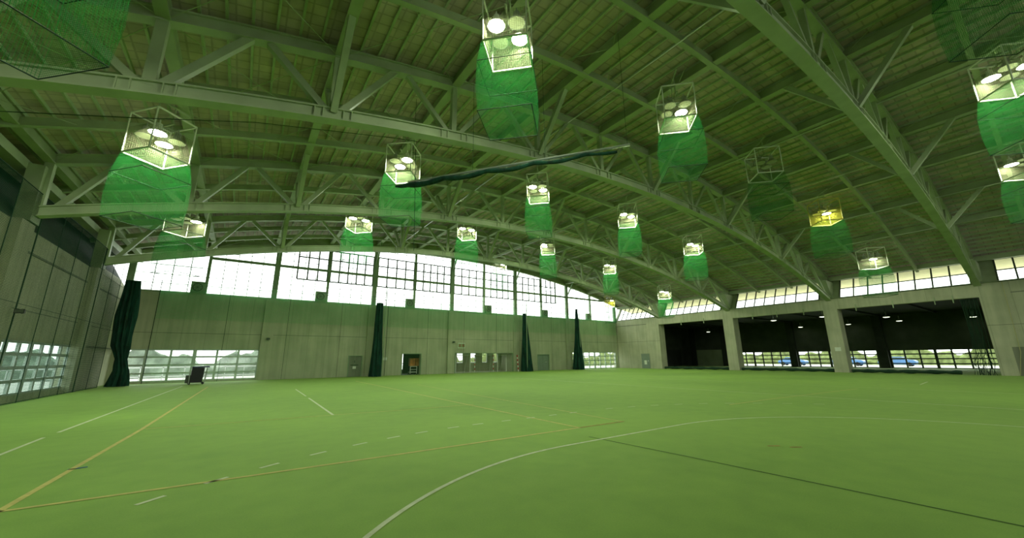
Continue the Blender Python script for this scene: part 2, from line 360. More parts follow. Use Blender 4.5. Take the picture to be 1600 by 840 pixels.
# ventilation fans at the sill
fanp = None
fans = [(-3.5, 'green square vent fan at the foot of the leftmost gable window bay'), (5.35, 'green vent fan left of the second slim window post'), (13.85, 'green vent fan just right of the hanging net, on the back sill'),
        (23.55, 'green vent fan on the sill above the stored goals'), (32.35, 'green vent fan on the sill above the closed grey door'), (40.45, 'green vent fan on the sill, nearest the far right corner')]
for x, lb in fans:
    e = empty('vent_fan', (x, YB-.08, SILL+.04))
    tag(e, lb, 'vent fan', 'vent fans along the back window sill')
    MB().box(-.42, .42, -.14, .08, 0, .92).build('housing', M['post'], e)
    r = MB(); r.tube([(.30*math.cos(t*math.pi/10), -.16, .46+.30*math.sin(t*math.pi/10)) for t in range(21)], .03, 6)
    for k in range(4): t = k*math.pi/4+.3; r.bar((-.28*math.cos(t), -.16, .46-.28*math.sin(t)), (.28*math.cos(t), -.16, .46+.28*math.sin(t)), .02, .02, (0,1,0))
    r.build('grille', M['dark'], e)

def grid_window(name, n, axis, a, b, z0, z1, pos, cols, rows, mat='alu', gmat='glass', heavy=()):
    f = MB()
    def bx(u0, u1, v0, v1, d):
        if axis == 'x': f.box(u0, u1, pos-d, pos+d, v0, v1)
        else: f.box(pos-d, pos+d, u0, u1, v0, v1)
    bx(a, b, z0, z0+.08, .06); bx(a, b, z1-.1, z1, .06); bx(a, a+.07, z0, z1, .06); bx(b-.07, b, z0, z1, .06)
    for k in range(1, cols):
        u = a+(b-a)*k/cols; wv = .12 if k in heavy else .07; bx(u-wv, u+wv, z0, z1, .05)
    for k in range(1, rows):
        v = z0+(z1-z0)*k/rows; bx(a, b, v-.065, v+.065, .04)
    o = f.build('%s_%d' % (name, n), M[mat]); tag(o, kind='structure')
    p = MB()
    if axis == 'x': p.quad([(a, pos, z0), (b, pos, z0), (b, pos, z1), (a, pos, z1)])
    else: p.quad([(pos, a, z0), (pos, b, z0), (pos, b, z1), (pos, a, z1)])
    p.build('pane', M[gmat], o); return o
grid_window('window', 20, 'x', -7.15, 1.2, .12, 2.48, YB+.12, 6, 4, heavy=(3,))
grid_window('window', 21, 'x', 37.1, 45.95, .02, 2.3, YB+.12, 8, 4, heavy=(4,))

# left wall
colY = [31.2, 21.75, 12.4, 3.05, -6.2]
lh = [(22.7, 30.75, .28, 2.48), (13.4, 21.0, .28, 2.48), (4.2, 11.6, .28, 2.48), (-5.2, 2.2, .28, 2.48)]
def putX(mb, a, b, c, d): mb.box(XL-T, XL, a, b, c, d)
mb = MB(); wall_cells(mb, YF, YB, 0, SILL, lh, putX)
wl = mb.build('wall_left', M['concrete']); tag(wl, kind='structure')
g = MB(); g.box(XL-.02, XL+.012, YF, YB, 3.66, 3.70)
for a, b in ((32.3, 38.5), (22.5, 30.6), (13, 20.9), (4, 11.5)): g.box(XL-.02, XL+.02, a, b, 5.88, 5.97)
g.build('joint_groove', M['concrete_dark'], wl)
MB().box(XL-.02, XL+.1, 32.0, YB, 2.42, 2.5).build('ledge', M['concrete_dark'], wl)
for i, (a, b, c, d) in enumerate(lh):
    grid_window('window', 22+i, 'y', a, b, c, d, XL-.1, 7, 4, 'alu', 'dimglass', heavy=(3,))
for i, y in enumerate(colY):
    e = MB().box(XL-.02, XL+.3, y-.55, y+.55, 0, SILL+.02).build('trim_%d' % (30+i), M['concrete']); tag(e, kind='structure')
# upper left slope (closed) with posts at the trusses
ul = MB(); ul.hexa([(XL-.05, YF, SILL), (XL+.0, YF, SILL), (XL, YB, SILL), (XL-.05, YB, SILL), (XL-1.52, YF, 9.34), (XL-1.42, YF, 9.34), (XL-1.42, YB, 9.34), (XL-1.52, YB, 9.34)])
ulo = ul.build('trim_40', M['dark']); tag(ulo, kind='structure')
MB().hexa([(XL-.03, 32, SILL), (XL+.03, 32, SILL), (XL+.03, YB, SILL), (XL-.03, YB, SILL), (XL-.95, 32, 8.3), (XL-.88, 32, 8.3), (XL-.88, YB, 8.3), (XL-.95, YB, 8.3)]).build('end_panel', M['concrete'], ulo)
eb = MB().box(-8.05, -7.65, YF, YB, 8.85, 9.2).build('eaves_beam', M['steel']); tag(eb, 'long pale steel eaves beam running above the left wall', 'beam')

# right wall: closed stretches, pillars, beam, clerestory
mb = MB().box(XR, XR+1.25, 31.35, YB, 0, SILL+.08)
wr = mb.build('wall_right', M['concrete']); tag(wr, kind='structure')
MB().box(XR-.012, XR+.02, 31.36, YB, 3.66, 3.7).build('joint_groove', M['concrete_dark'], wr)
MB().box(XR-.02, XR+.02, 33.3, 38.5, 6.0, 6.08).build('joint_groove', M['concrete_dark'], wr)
d6 = MB().box(XR-.06, XR+.02, 33.2, 34.5, 0, 2.0).build('door_1', M['door']); tag(d6, kind='structure')
MB().box(XR-.1, XR-.05, 33.35, 33.45, .95, 1.1).build('door_handle', M['silver'], d6)
MB().box(XR-.075, XR-.055, 33.65, 34.05, .55, 1.1).build('notice', M['white'], d6)
wn = MB().box(XR, XR+1.25, YF, 3.15, 0, SILL+.08).build('wall_right_near', M['concrete']); tag(wn, kind='structure')
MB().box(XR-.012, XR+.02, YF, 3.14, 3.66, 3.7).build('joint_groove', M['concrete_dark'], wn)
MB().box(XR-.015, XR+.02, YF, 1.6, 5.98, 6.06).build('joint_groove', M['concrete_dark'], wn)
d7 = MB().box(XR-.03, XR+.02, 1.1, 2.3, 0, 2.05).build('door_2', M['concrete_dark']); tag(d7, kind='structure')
for i, (y0, y1, lb) in enumerate(((21.55, 22.7, 'tall square concrete pillar left of the annex windows, farther one'), (11.9, 13.0, 'tall square concrete pillar with a small notice, nearer one'))):
    p = empty('concrete_pillar', (XR+.62, (y0+y1)/2, 0)); tag(p, lb, 'pillar', 'concrete pillars of the annex opening')
    MB().box(-.62, .63, -(y1-y0)/2, (y1-y0)/2, 0, SILL+.08).build('shaft', M['concrete'], p)
    if i:
        MB().box(-.64, -.615, -.25, .2, 1.95, 2.3).build('notice', M['white'], p)
bm_ = MB().box(XR+.02, XR+.6, 3.15, 31.35, 5.86, SILL+.08); o = bm_.build('trim_50', M['concrete']); tag(o, kind='structure')
hk = MB()
for y in (4.5, 5.5, 8, 10.5, 14.6, 17, 19.4, 25, 28): hk.box(XR-.06, XR+.03, y-.03, y+.03, 5.55, 6.15)
hk.build('net_bracket', M['steel'], o)
rail = MB().tube([(XR-.05, y, SILL+.16) for y in (YF, 10, 38.6)], .03).build('curtain_rail', M['silver'])
tag(rail, 'thin silver rail along the top of the right concrete wall', 'rail')
# clerestory leaning outwards
SL = 1.3; ZT_C = 8.82; ZC0 = SILL+.1
def cpt(y, z, off=0): k = (z-ZC0)/(ZT_C-ZC0); return (XR+.12+SL*k+off, y, z)
bayR = [(31.95, 38.5), (22.9, 30.6), (12.9+.3, 21.15), (3.35, 11.55), (-5.4, 2.0), (-14.8, -6.9)]
for i, (y0, y1) in enumerate(bayR):
    f = MB(); n = 8
    for k in range(n+1):
        y = y0+(y1-y0)*k/n; f.bar(cpt(y, ZC0), cpt(y, ZT_C), .10, .08, (1, 0, 0))
    for z in (ZC0+.03, (ZC0+ZT_C)/2, ZT_C-.03): f.bar(cpt(y0, z), cpt(y1, z), .08, .08)
    o = f.build('window_%d' % (30+i), M['darkbar']); tag(o, kind='structure')
    pn = MB(); pn.quad([cpt(y0, ZC0), cpt(y1, ZC0), cpt(y1, ZT_C), cpt(y0, ZT_C)]); pn.build('pane', M['glass'], o)
for i, (y0, y1) in enumerate(((30.6, 31.95), (21.15, 22.9), (11.55, 13.2), (2.0, 3.35), (-6.9, -5.4), (38.5, YB+.1))):
    o = MB().hexa([(*cpt(y0, ZC0)[:2], ZC0-.02), (*cpt(y0, ZC0, .2)[:2], ZC0-.02), (*cpt(y1, ZC0, .2)[:2], ZC0-.02), (*cpt(y1, ZC0)[:2], ZC0-.02), cpt(y0, ZT_C+.3), cpt(y0, ZT_C+.3, .2), cpt(y1, ZT_C+.3, .2), cpt(y1, ZT_C+.3)]).build('trim_%d' % (60+i), M['rib']); tag(o, kind='structure')
o = MB().box(XR+1.25, XR+1.65, YF, YB, ZT_C, ZT_C+.4).build('trim_70', M['rib']); tag(o, kind='structure')
o = MB().hexa([(XR+1.5, YF, 8.9), (XR+4.6, YF, 8.4), (XR+4.6, YB+.4, 8.4), (XR+1.5, YB+.4, 8.9), (XR+1.5, YF, 9.15), (XR+4.6, YF, 8.6), (XR+4.6, YB+.4, 8.6), (XR+1.5, YB+.4, 9.15)]).build('trim_71', M['cream']); tag(o, kind='structure')
# rear wall behind the camera, unseen; bare openings put in as a light source
mb = MB(); 
wall_cells(mb, XL-1.6, XR+1.6, 0, 13.9, [(-7, 1.4, .2, 2.4), (37, 45.9, .2, 2.4), (-3, 40.5, SILL, 9.6)], lambda q, a, b, c, d: q.box(a, b, YF-.4, YF, c, d))
wf = mb.build('wall_front', M['concrete']); tag(wf, kind='structure')

# ------------------------------------------------------------------ roof
rf = MB(); ND = 64
def rx(i): return -9.2+(48.2+9.2)*i/ND
for i in range(ND):
    x0, x1 = rx(i), rx(i+1)
    rf.hexa([(x0, YF-.4, zt(x0)+.62), (x1, YF-.4, zt(x1)+.62), (x1, YB+.3, zt(x1)+.62), (x0, YB+.3, zt(x0)+.62), (x0, YF-.4, zt(x0)+.8), (x1, YF-.4, zt(x1)+.8), (x1, YB+.3, zt(x1)+.8), (x0, YB+.3, zt(x0)+.8)])
ce = rf.build('ceiling', M['deck']); tag(ce, kind='structure')
x = XC-.62*44
pur = MB().box(-.035, .035, YF, YB, .05, .17).build('purlin', M['purlin'], ce)
first = True
for k in range(-44, 48):
    x = XC+.62*k
    if x < -9 or x > 48: continue
    q = pur if first else pur.copy()
    if not first: COL.objects.link(q); q.parent = ce
    first = False; q.location = (x, 0, zt(x)+.46)
# thin cross rods under the deck
rods = MB()
ys = sorted(TY+[YB]); 
for k in range(-6, 6):
    for y0, y1 in zip(ys, ys[1:]):
        ym = (y0+y1)/2
        for (a, b) in ((0, 1), (1, 0)):
            xa, xb = XC+PAN*(k+a), XC+PAN*(k+b)
            for u, v in ((y0, ym), (ym, y1)):
                rods.bar((xa, u, zt(xa)+.12), (xb, v, zt(xb)+.12), .018, .018)
rods.build('bracing_rod', M['steel'], ce)['kind'] = 'stuff'

def make_truss():
    t = empty('roof_truss', (0, 0, 0))
    a, b = XL+.25, XR+.55
    def chord(f, h, w=.34):
        c = MB(); c.sweep(arc(f, a, b, 0, 40, .0), w, .05); c.sweep(arc(f, a, b, 0, 40, .05), w*.62, h-.1); c.sweep(arc(f, a, b, 0, 40, h-.05), w, .05); return c
    bc = chord(zb, .42, .4)
    for k in range(-5, 6):
        for dx in (-.55, -.3, .3, .55):
            x = XC+PAN*k+dx; bc.box(x-.015, x+.015, -.19, .19, zb(x)+.02, zb(x)+.4)
    bc.build('bottom_chord', M['steel'], t)
    chord(zt, .42).build('top_chord', M['steel'], t)
    for k in range(-6, 7):
        x = XC+PAN*k
        if abs(k) == 6: x = a+.1 if k < 0 else b-.35
        wd = .26 if abs(k) >= 4 else .2
        MB().bar((x, 0, zb(x)+.3), (x, 0, zt(x)+.1), wd, wd, (0, 1, 0)).build('post', M['steel'], t)
    for k in range(-6, 6):
        xm = XC+PAN*(k+.5)
        for kk, s in ((k, -1), (k+1, 1)):
            x = XC+PAN*kk
            if abs(kk) == 6: x = a+.35 if kk < 0 else b-.9
            wd = .21 if abs(kk) >= 4 else .17
            x0 = x - s*.22
            MB().bar((x0, 0, zb(x0)+.36), (xm+s*.22, 0, zt(xm)+.06), wd, wd, (0, 1, 0)).build('diagonal', M['steel'], t)
    for k in (-4, -2, 0, 2, 4):
        x = XC+PAN*k
        for s in (-1, 1):
            MB().bar((x, s*.12, zb(x)+.3), (x, s*2.0, zt(x)+.08), .2, .2, (1, 0, 0)).build('knee_brace', M['steel'], t)
    return t
tl = ['farthest roof truss, its web lit in front of the arched window wall', 'second roof truss from the back window wall, landing on the farther free-standing pillar',
      'middle roof truss crossing the upper left of the view above the hanging net bar', 'near roof truss running steeply overhead to the near right wall end', 'roof truss behind the viewpoint']
truss0 = make_truss(); 
for i, y in enumerate(TY):
    t = truss0 if i == 0 else copy_tree(truss0)
    t.location = (0, y, 0); tag(t, tl[i], 'roof truss', 'arched steel roof trusses')
# truss seats on the pillars
for i, y in enumerate(TY):
    for sx, x in ((-1, XL+.25), (1, XR+.5)):
        pass
# end post flanges at both ends of each truss: leaning pilaster plates
for i, y in enumerate(TY[:4]):
    s = MB()
    s.hexa([(XR+.2, y-.3, SILL+.1), (XR+1.3, y-.3, SILL+.1), (XR+1.3, y+.3, SILL+.1), (XR+.2, y+.3, SILL+.1), (XR-.9, y-.3, 8.62), (XR+1.3, y-.3, 8.62), (XR+1.3, y+.3, 8.62), (XR-.9, y+.3, 8.62)])
    o = s.build('truss_bearing', M['rib']); tag(o, ['green steel bearing block under the farthest truss on the right wall', 'green steel bearing block on top of the farther free-standing pillar', 'green steel bearing block on top of the nearer free-standing pillar', 'green steel bearing block on the near right wall end'][i], 'bearing')
for i, y in enumerate(TY[:4]):
    s = MB(); s.hexa([(XL-.1, y-.4, SILL+.06), (XL+.36, y-.4, SILL+.06), (XL+.36, y+.4, SILL+.06), (XL-.1, y+.4, SILL+.06), (XL-.1, y-.4, 9.1), (XL+.36, y-.4, 9.1), (XL+.36, y+.4, 9.1), (XL-.1, y+.4, 9.1)])
    o = s.build('truss_bearing', M['rib']); tag(o, ['green steel bearing block on the left wall by the arched window wall', 'green steel bearing block on the left wall, second from the window wall', 'green steel bearing block on the left wall under the middle truss', 'green steel bearing block on the left wall level with the viewpoint'][i], 'bearing')
# intermediate arched ribs
names_r = []
ry = []
for a, b in zip(TY, TY[1:]): ry += [a-(a-b)/3, a-2*(a-b)/3]
ry = [YB-2.5, YB-5.1] + ry
rib0 = MB().sweep(arc(zt, -8.6, 47.4, 0, 40), .2, .3).build('roof_rib', M['rib'])
ordn = ['first', 'second', 'third', 'fourth', 'fifth', 'sixth', 'seventh', 'eighth', 'ninth', 'tenth']
for i, y in enumerate(ry):
    r = rib0 if i == 0 else rib0.copy()
    if i: COL.objects.link(r)
    r.location = (0, y, 0); tag(r, 'slender arched green roof rib, %s from the back window wall' % ordn[i], 'roof rib', 'slender arched ribs between the trusses')
# longitudinal beams over every truss node
beam_n = ['leftmost', 'second from left', 'third from left', 'fourth from left', 'fifth from left', 'sixth from left', 'central', 'fifth from right', 'fourth from right', 'third from right', 'second from right', 'rightmost']
lb0 = MB().box(-.16, .16, YF, YB, 0, .05).box(-.11, .11, YF, YB, .05, .4).build('roof_beam', M['rib'])
for i, k in enumerate(range(-6, 7)):
    x = XC+PAN*k
    if k == 6: x = XR+.7
    if k == -6: x = XL+.35
    r = lb0 if i == 0 else lb0.copy()
    if i: COL.objects.link(r)
    r.location = (x, 0, zt(x)+.04); nm = ['leftmost', 'second from the left', 'third from the left', 'fourth from the left', 'fifth from the left', 'sixth from the left', 'ridge-line', 'sixth from the right', 'fifth from the right', 'fourth from the right', 'third from the right', 'second from the right', 'rightmost'][i]
    tag(r, 'long straight green beam along the roof, %s' % nm, 'roof beam', 'straight beams running the length of the roof')
# thin bright conduits below the roof
for i, (x, dz) in enumerate(((12.1, .0), (23.4, -.05), (29.6, -.1), (36.0, -.1))):
    o = MB().tube([(x, YF, zt(x)+dz), (x, YB-1, zt(x)+dz)], .03).build('conduit', M['silver'])
    tag(o, 'thin bright conduit along the roof, %s' % ['over the hanging net bar', 'right of the ridge', 'above the yellow caged light', 'nearest the right wall'][i], 'conduit', 'conduits along the roof')

# ------------------------------------------------------------------ caged high-bay lights
def make_light(litmask, mesh='mesh', net='cage_net', has_net=True):
    """origin at the middle of the cage bottom; cage 1.25 m square, 1.5 m tall"""
    e = empty('caged_light'); h = .625; H = 1.5
    c = [(-h, -h), (h, -h), (h, h), (-h, h)]
    fr = MB()
    for i in range(4):
        (x0, y0), (x1, y1) = c[i], c[(i+1) % 4]
        for z in (0, H): fr.bar((x0, y0, z), (x1, y1, z), .045, .045)
        fr.bar((x0, y0, 0), (x0, y0, H), .035, .035)
    fr.build('cage_frame', M['white'] if mesh == 'mesh' else M['yellow'], e)
    ms = MB()
    for i in range(4):
        (x0, y0), (x1, y1) = c[i], c[(i+1) % 4]
        ms.quad([(x0, y0, 0), (x1, y1, 0), (x1, y1, H*.62), (x0, y0, H*.62)], [(0, 0), (2*h, 0), (2*h, H*.62), (0, H*.62)])
    ms.quad([(-h, -h, 0), (h, -h, 0), (h, h, 0), (-h, h, 0)], [(0, 0), (2*h, 0), (2*h, 2*h), (0, 2*h)])
    ms.build('wire_mesh', M[mesh], e)
    hg = MB(); hg.bar((-.5, 0, .98+.28), (.5, 0, .98+.28), .05, .05); hg.bar((0, -.5, 1.26), (0, .5, 1.26), .05, .05)
    for x in (-.25, .25): hg.tube([(x, 0, 1.26), (x, 0, 2.14)], .02)
    hg.bar((-.75, 0, 2.14), (.75, 0, 2.14), .06, .06)
    hg.build('hanger', M['steel'], e)
    k = 0
    for px, py in ((-.3, -.3), (.3, -.3), (.3, .3), (-.3, .3)):
        lp = MB(); lp.lathe([(.05, .38), (.09, .36), (.1, .2), (.16, .14), (.24, .03), (.255, 0), (.235, .012)], (px, py, .74), 20)
        lp.lathe([(.001, .38), (.05, .38)], (px, py, .74), 20); lp.bar((px, py, 1.1), (px, py, 1.26), .03, .03)
        l = lp.build('lamp', M['silver'] if not litmask[k] else M['white'], e)
        gl = MB(); gl.lathe([(.001, -.012), (.12, -.008), (.232, .004)], (px, py, .74), 20); gl.build('lamp_glass', M['lit'] if litmask[k] else M['unlit'], l)
        k += 1
    if has_net:
        n = MB(); hs = [(0, h+.02), (-.75, h+.12), (-1.5, h+.14), (-2.3, h+.10)]
        for (za, ra_), (zc, rc) in zip(hs, hs[1:]):
            for i in range(4):
                sx0, sy0 = [(-1, -1), (1, -1), (1, 1), (-1, 1)][i]; sx1, sy1 = [(-1, -1), (1, -1), (1, 1), (-1, 1)][(i+1) % 4]
                n.quad([(sx0*ra_, sy0*ra_, za), (sx1*ra_, sy1*ra_, za), (sx1*rc, sy1*rc, zc), (sx0*rc, sy0*rc, zc)], [(0, za), (2*ra_, za), (2*rc, zc), (0, zc)])
        n.build('safety_net', M[net], e)
        for z, r_ in ((-.75, h+.12), (-2.3, h+.1)):
            MB().tube([(-r_, -r_, z), (r_, -r_, z), (r_, r_, z), (-r_, r_, z), (-r_, -r_, z)], .014, 4).build('net_rope', M['rope'], e)
    return e
protos = {}
def light(kind, mask, x, y, dz, label, rz=math.pi/4):
    key = (kind, mask)
    if key not in protos:
        e = make_light(mask, 'ymesh' if kind == 'y' else 'mesh', 'fade_net' if kind in 'fy' else 'cage_net'); protos[key] = e
    else:
        e = copy_tree(protos[key])
    e.location = (x, y, 12.1-.006*(x-18.9)**2 - .72 + dz); e.rotation_euler[2] = rz
    tag(e, label, 'caged light', 'caged lights with net skirts under the roof')
# mask: near, right, far, left corner of the turned cage
rowtxt = {'n': 'row nearest the viewpoint', 'm': 'middle row', 'b': 'row before the back truss', 'w': 'row by the window wall', 'r': 'row at the far right edge'}
LX = [-3.3, 5.4, 14.1, 22.8, 31.6, 41.0]
light('g', (0, 1, 0, 1), 5.35, 7.72, 0, 'largest caged light, two lit lamps, top centre, bright green net skirt')
light('g', (0, 1, 0, 0), 14.1, 7.7, 0, 'caged light with a single lit lamp, just right of the big central one')
light('f', (0, 0, 0, 0), 22.8, 7.8, 0, 'caged light with all lamps off and a dark net skirt')
light('y', (0, 1, 0, 0), 31.5, 7.7, -.1, 'caged light with yellow mesh and one lit lamp')
light('f', (0, 1, 0, 0), 40.6, 7.6, -.2, 'dim caged light with one lit lamp, closest to the right clerestory windows')
light('f', (0, 0, 1, 0), -3.3, 7.8, 0, 'caged light cut off by the upper left corner, net skirt showing')
light('g', (1, 0, 1, 0), -3.25, 16.8, 0, 'large caged light at far left, two lit lamps close together', math.radians(41))
light('g', (1, 0, 1, 0), 5.45, 17.1, 0, 'caged light directly behind the left end of the hanging net bar', math.radians(49))
light('g', (0, 1, 0, 1), 14.1, 17.2, 0, 'caged light below the middle of the hanging net bar, twin lit lamps')
light('g', (0, 1, 0, 1), 22.8, 17.2, 0, 'caged light right of the hanging net bar, twin lit lamps, middle row')
light('g', (0, 1, 0, 1), 31.6, 17.2, 0, 'caged light over the farther free-standing pillar, twin lit lamps')
light('f', (0, 1, 0, 0), -3.4, 26.5, 0, 'small dim caged light with one lit lamp at left, before the window wall')
light('g', (0, 1, 0, 1), 5.6, 26.5, 0, 'caged light above the left window bays, two lit lamps, back row', math.radians(47))
light('g', (0, 1, 0, 1), 14.1, 26.6, 0, 'caged light above the hanging net column, back row')
light('g', (0, 0, 1, 1), 22.8, 26.6, 0, 'small caged light above the right-hand window bays, one lit side, back row')
light('g', (0, 1, 0, 1), 31.5, 26.6, 0, 'small caged light near the far right corner, reddish inside, back row')
light('g', (0, 1, 0, 1), 41.1, 26.6, 0, 'small caged light in front of the far clerestory windows')
light('f', (0, 1, 0, 0), 22.8, 35.0, -.1, 'tiny caged light close to the window wall, left of the corner')
light('y', (0, 1, 0, 0), 41.0, 35.0, 0, 'tiny yellow caged light in the far right corner')
light('g', (1, 0, 1, 0), 22.7, -.75, 0, 'caged light at the right edge, two lit lamps seen from below')
light('g', (0, 0, 1, 0), 31.7, -.6, 0, 'caged light at the right edge, below the larger one')
light('f', (0, 0, 0, 0), 14.1, -.7, 0, 'caged light out of frame at top right, only its net skirt showing')

# ------------------------------------------------------------------ nets, ropes, hanging bar
def net_sheet(name, mat, pts0, pts1, n, label, ropes):
    """rectangular net from pts0 (bottom) to pts1 (top) corners"""
    e = empty(name, pts0[0]); tag(e, label, 'net')
    o = Vector(pts0[0]); A, B = Vector(pts0[0])-o, Vector(pts0[1])-o; C_, D_ = Vector(pts1[0])-o, Vector(pts1[1])-o
    L = (B-A).length; H = (C_-A).length
    q = MB(); q.quad([A, B, D_, C_], [(0, 0), (L, 0), (L, H), (0, H)]); q.build('netting', M[mat], e)
    r = MB()
    for k in range(n+1):
        a = A.lerp(B, k/n); b = C_.lerp(D_, k/n)
        r.bar(a, b, .02 if k % 4 else .04, .02, (0.3, 1, 0))
    for t in ropes: r.bar(A.lerp(C_, t), B.lerp(D_, t), .02, .02)
    r.build('rope', M['rope'], e)
    return e
bnet = net_sheet('wall_net', 'wallnet', [(-5.6, 38.25, .02), (45.9, 38.25, .02)], [(-5.6, 38.25, 7.6), (45.9, 38.25, 7.6)], 12, 'thin green net hung across the whole back wall', (1.,))
q = MB(); q.quad([(0, .12, 4.7), (51.5, .12, 4.7), (51.5, .12, 7.0), (0, .12, 7.0)], [(0, 0), (51.5, 0), (51.5, 2.3), (0, 2.3)]); q.build('green_cast_band', M['cast_net'], bnet)  # added band that puts a green cast on the upper back wall
net_sheet('wall_net', 'sidenet', [(-7.15, -12, .02), (-7.15, 35.1, .02)], [(-7.15, -12, 8.0), (-7.15, 35.1, 8.0)], 22, 'thin dark net with many ropes hung along the left wall', (1., .47, 0.005))

def bundle(name, pts, radii, label, folds=9, mat='netfold', pole=None):
    """gathered net: a fluted tube along pts"""
    mb = MB(); n = folds*4; P = [Vector(p) for p in pts]; rings = []
    # resample
    S = []; Rr = []
    for i in range(len(P)-1):
        for k in range(6): S.append(P[i].lerp(P[i+1], k/6)); Rr.append(radii[i]+(radii[i+1]-radii[i])*k/6)
    S.append(P[-1]); Rr.append(radii[-1])
    for i, p in enumerate(S):
        ring = []
        for k in range(n):
            t = 2*math.pi*k/n; f = 1+.22*math.cos(folds*t+i*.12)+.06*math.sin(3*t+i*.5); ring.append(p+Vector((math.cos(t), math.sin(t), 0))*Rr[i]*f)
        rings.append(ring)
    for A, B in zip(rings, rings[1:]):
        for k in range(n): mb.quad([A[k], A[(k+1) % n], B[(k+1) % n], B[k]])
    mb.quad(rings[0][::-1]); mb.quad(rings[-1])
    e = empty(name, pts[0]); tag(e, label, 'net')
    o = mb.build('folded_net', M[mat], e); o.location = -Vector(pts[0])
    if pole: q = MB().tube([Vector((pole, 37.0, 0)), Vector((pole, 37.0, 8.4))], .045).build('pole', M['post'], e); q.location = -Vector(pts[0])
    return e
bundle('gathered_net', [(-6.45, 36.0, .02), (-6.38, 36.0, 1.0), (-6.5, 36.0, 1.75), (-6.65, 36, 2.6), (-6.7, 36, 4.6), (-6.72, 36, 7.0)], [.5, .34, .25, .42, .46, .33], 'thick dark green net gathered in the left corner, touching the turf', 11)
bundle('gathered_net', [(10.5, 37.45, .02), (10.5, 37.45, 3.4), (10.5, 37.45, 6.9)], [.52, .36, .26], 'green net gathered against the back wall, left of the open doorway', 8, pole=10.95)
bundle('gathered_net', [(28.35, 37.45, .02), (28.15, 37.45, 3.4), (28.0, 37.45, 6.9)], [.62, .42, .18], 'green net gathered beside the stored goals', 8, pole=28.0)
bundle('gathered_net', [(36.9, 37.45, .02), (36.9, 37.45, 3.4), (36.9, 37.45, 8.0)], [.65, .4, .12], 'slim green net gathered in front of the far right low window', 8, pole=36.9)
# rolled nets lying along the annex opening
for y0, y1, lb in ((5.1, 11.8, 'dark net rolled up on the floor, nearest stretch of the annex opening'), (13.1, 21.45, 'dark net rolled up on the floor between the two free-standing pillars'), (22.8, 31.2, 'dark net rolled up on the floor, farthest stretch of the annex opening')):
    n = 24; P = [(XR+.35+.03*math.sin(k*1.7), y0+(y1-y0)*k/n, .16+.02*math.sin(k*2.3)) for k in range(n+1)]
    o = MB().tube(P, [.13+.035*math.sin(k*1.3+1) for k in range(n+1)], 8).build('rolled_net', M['rope']); tag(o, lb, 'net')
# hanging tangle of net at the near end of the annex opening
tn = MB()
for k in range(26):
    y = 3.3+k*.035+random.uniform(-.03, .03); x = XR+.3+random.uniform(-.15, .15); dy = random.uniform(-.25, .25)
    tn.tube([(x, y, 5.8), (x+.03, y+dy*.5, 3), (x-.05, y+dy, 1.6), (x+.05, y-dy*.4+random.uniform(0, .3), .9), (x, y+dy+random.uniform(0, .3), .0)], .012, 4)
o = tn.build('hanging_cords', M['rope']); tag(o, 'tangle of dark cords hanging at the near end of the annex opening', 'cords', kind='stuff')
# suspended bar with a bunched net
A = Vector((4.65, 13.85, 8.5)); B = Vector((9.8, 7.05, 8.5)); nb = 70
hb = empty('hanging_net_bar', A); tag(hb, 'long silver bar hanging level under the roof, dark green net bunched along it', 'net bar')
z0 = A.copy()
MB().tube([A-z0, B-z0], .045, 8).build('bar', M['silver'], hb)
P = []; Rr = []
for k in range(nb+1):
    t = k/nb; p = A.lerp(B, t*.95)-z0; sag = .085+.10*abs(math.sin(t*14+.4)); r = .10*(1-.6*t)+.02*abs(math.sin(t*31)); P.append(p+Vector((0, 0, -sag))); Rr.append(max(.03, r))
P = [P[0]+Vector((-.35, .45, .02)), P[0]+Vector((-.2, .25, -.02))] + P; Rr = [.04, .07]+Rr
MB().tube(P, Rr, 8).build('bunched_net', M['netfold'], hb)
cb = MB()
for t in (.02, .33, .66, .99):
    p = A.lerp(B, t); cb.tube([p-z0, Vector((p.x, p.y, zt(p.x)+.1))-z0], .008, 4)
cb.build('cable', M['rope'], hb)
o = MB().tube([(XR-.08, 1.86, 6.85), (XR-.1, 1.97, 1.7), (XR-.08, 2.3, .02)], .018, 5).build('rope', M['palerope']); tag(o, 'tan cord hanging down the near right concrete wall', 'cord')
q = MB().tube([Vector((4.8, 13.6, 9.9))-z0, Vector((4.9, 13.5, 5.6))-z0], .012, 4).build('hanging_cord', M['rope'], hb)
for pts, lb in (([(-7.5, 8.35), (-6.3, 8.38), (-3.87, 9.14), (-.62, 10.21), (4.59, 11.39), (8.56, 12.06)], 'thin dark cable following the roof curve behind the middle truss, left half'),):
    o = MB().tube([(x, 15.6, z-.03) for x, z in pts], .015, 4).build('cable', M['rope']); tag(o, lb, 'cable')
# small security/speaker boxes
for (x, y, z), lb in (((1.7, YB-.34, 3.33), 'small black speaker on the back wall above the left low windows'), ((19.0, YB-.34, 3.33), 'small black speaker on the back wall by the white sign board'), ((-7.0, 22.2, 3.45), 'small black speaker on the left wall column')):
    e = empty('wall_speaker', (x, y, z)); tag(e, lb, 'speaker', 'black wall speakers'); e.scale = (.75,)*3
    MB().hexa([(-.17, -.16, -.1), (.17, -.16, -.1), (.14, .12, -.08), (-.14, .12, -.08), (-.17, -.14, .12), (.17, -.14, .12), (.14, .12, .1), (-.14, .12, .1)]).build('housing', M['black'], e)
    MB().box(-.14, .14, -.175, -.155, -.07, .09).build('front_grille', M['darkbar'], e)

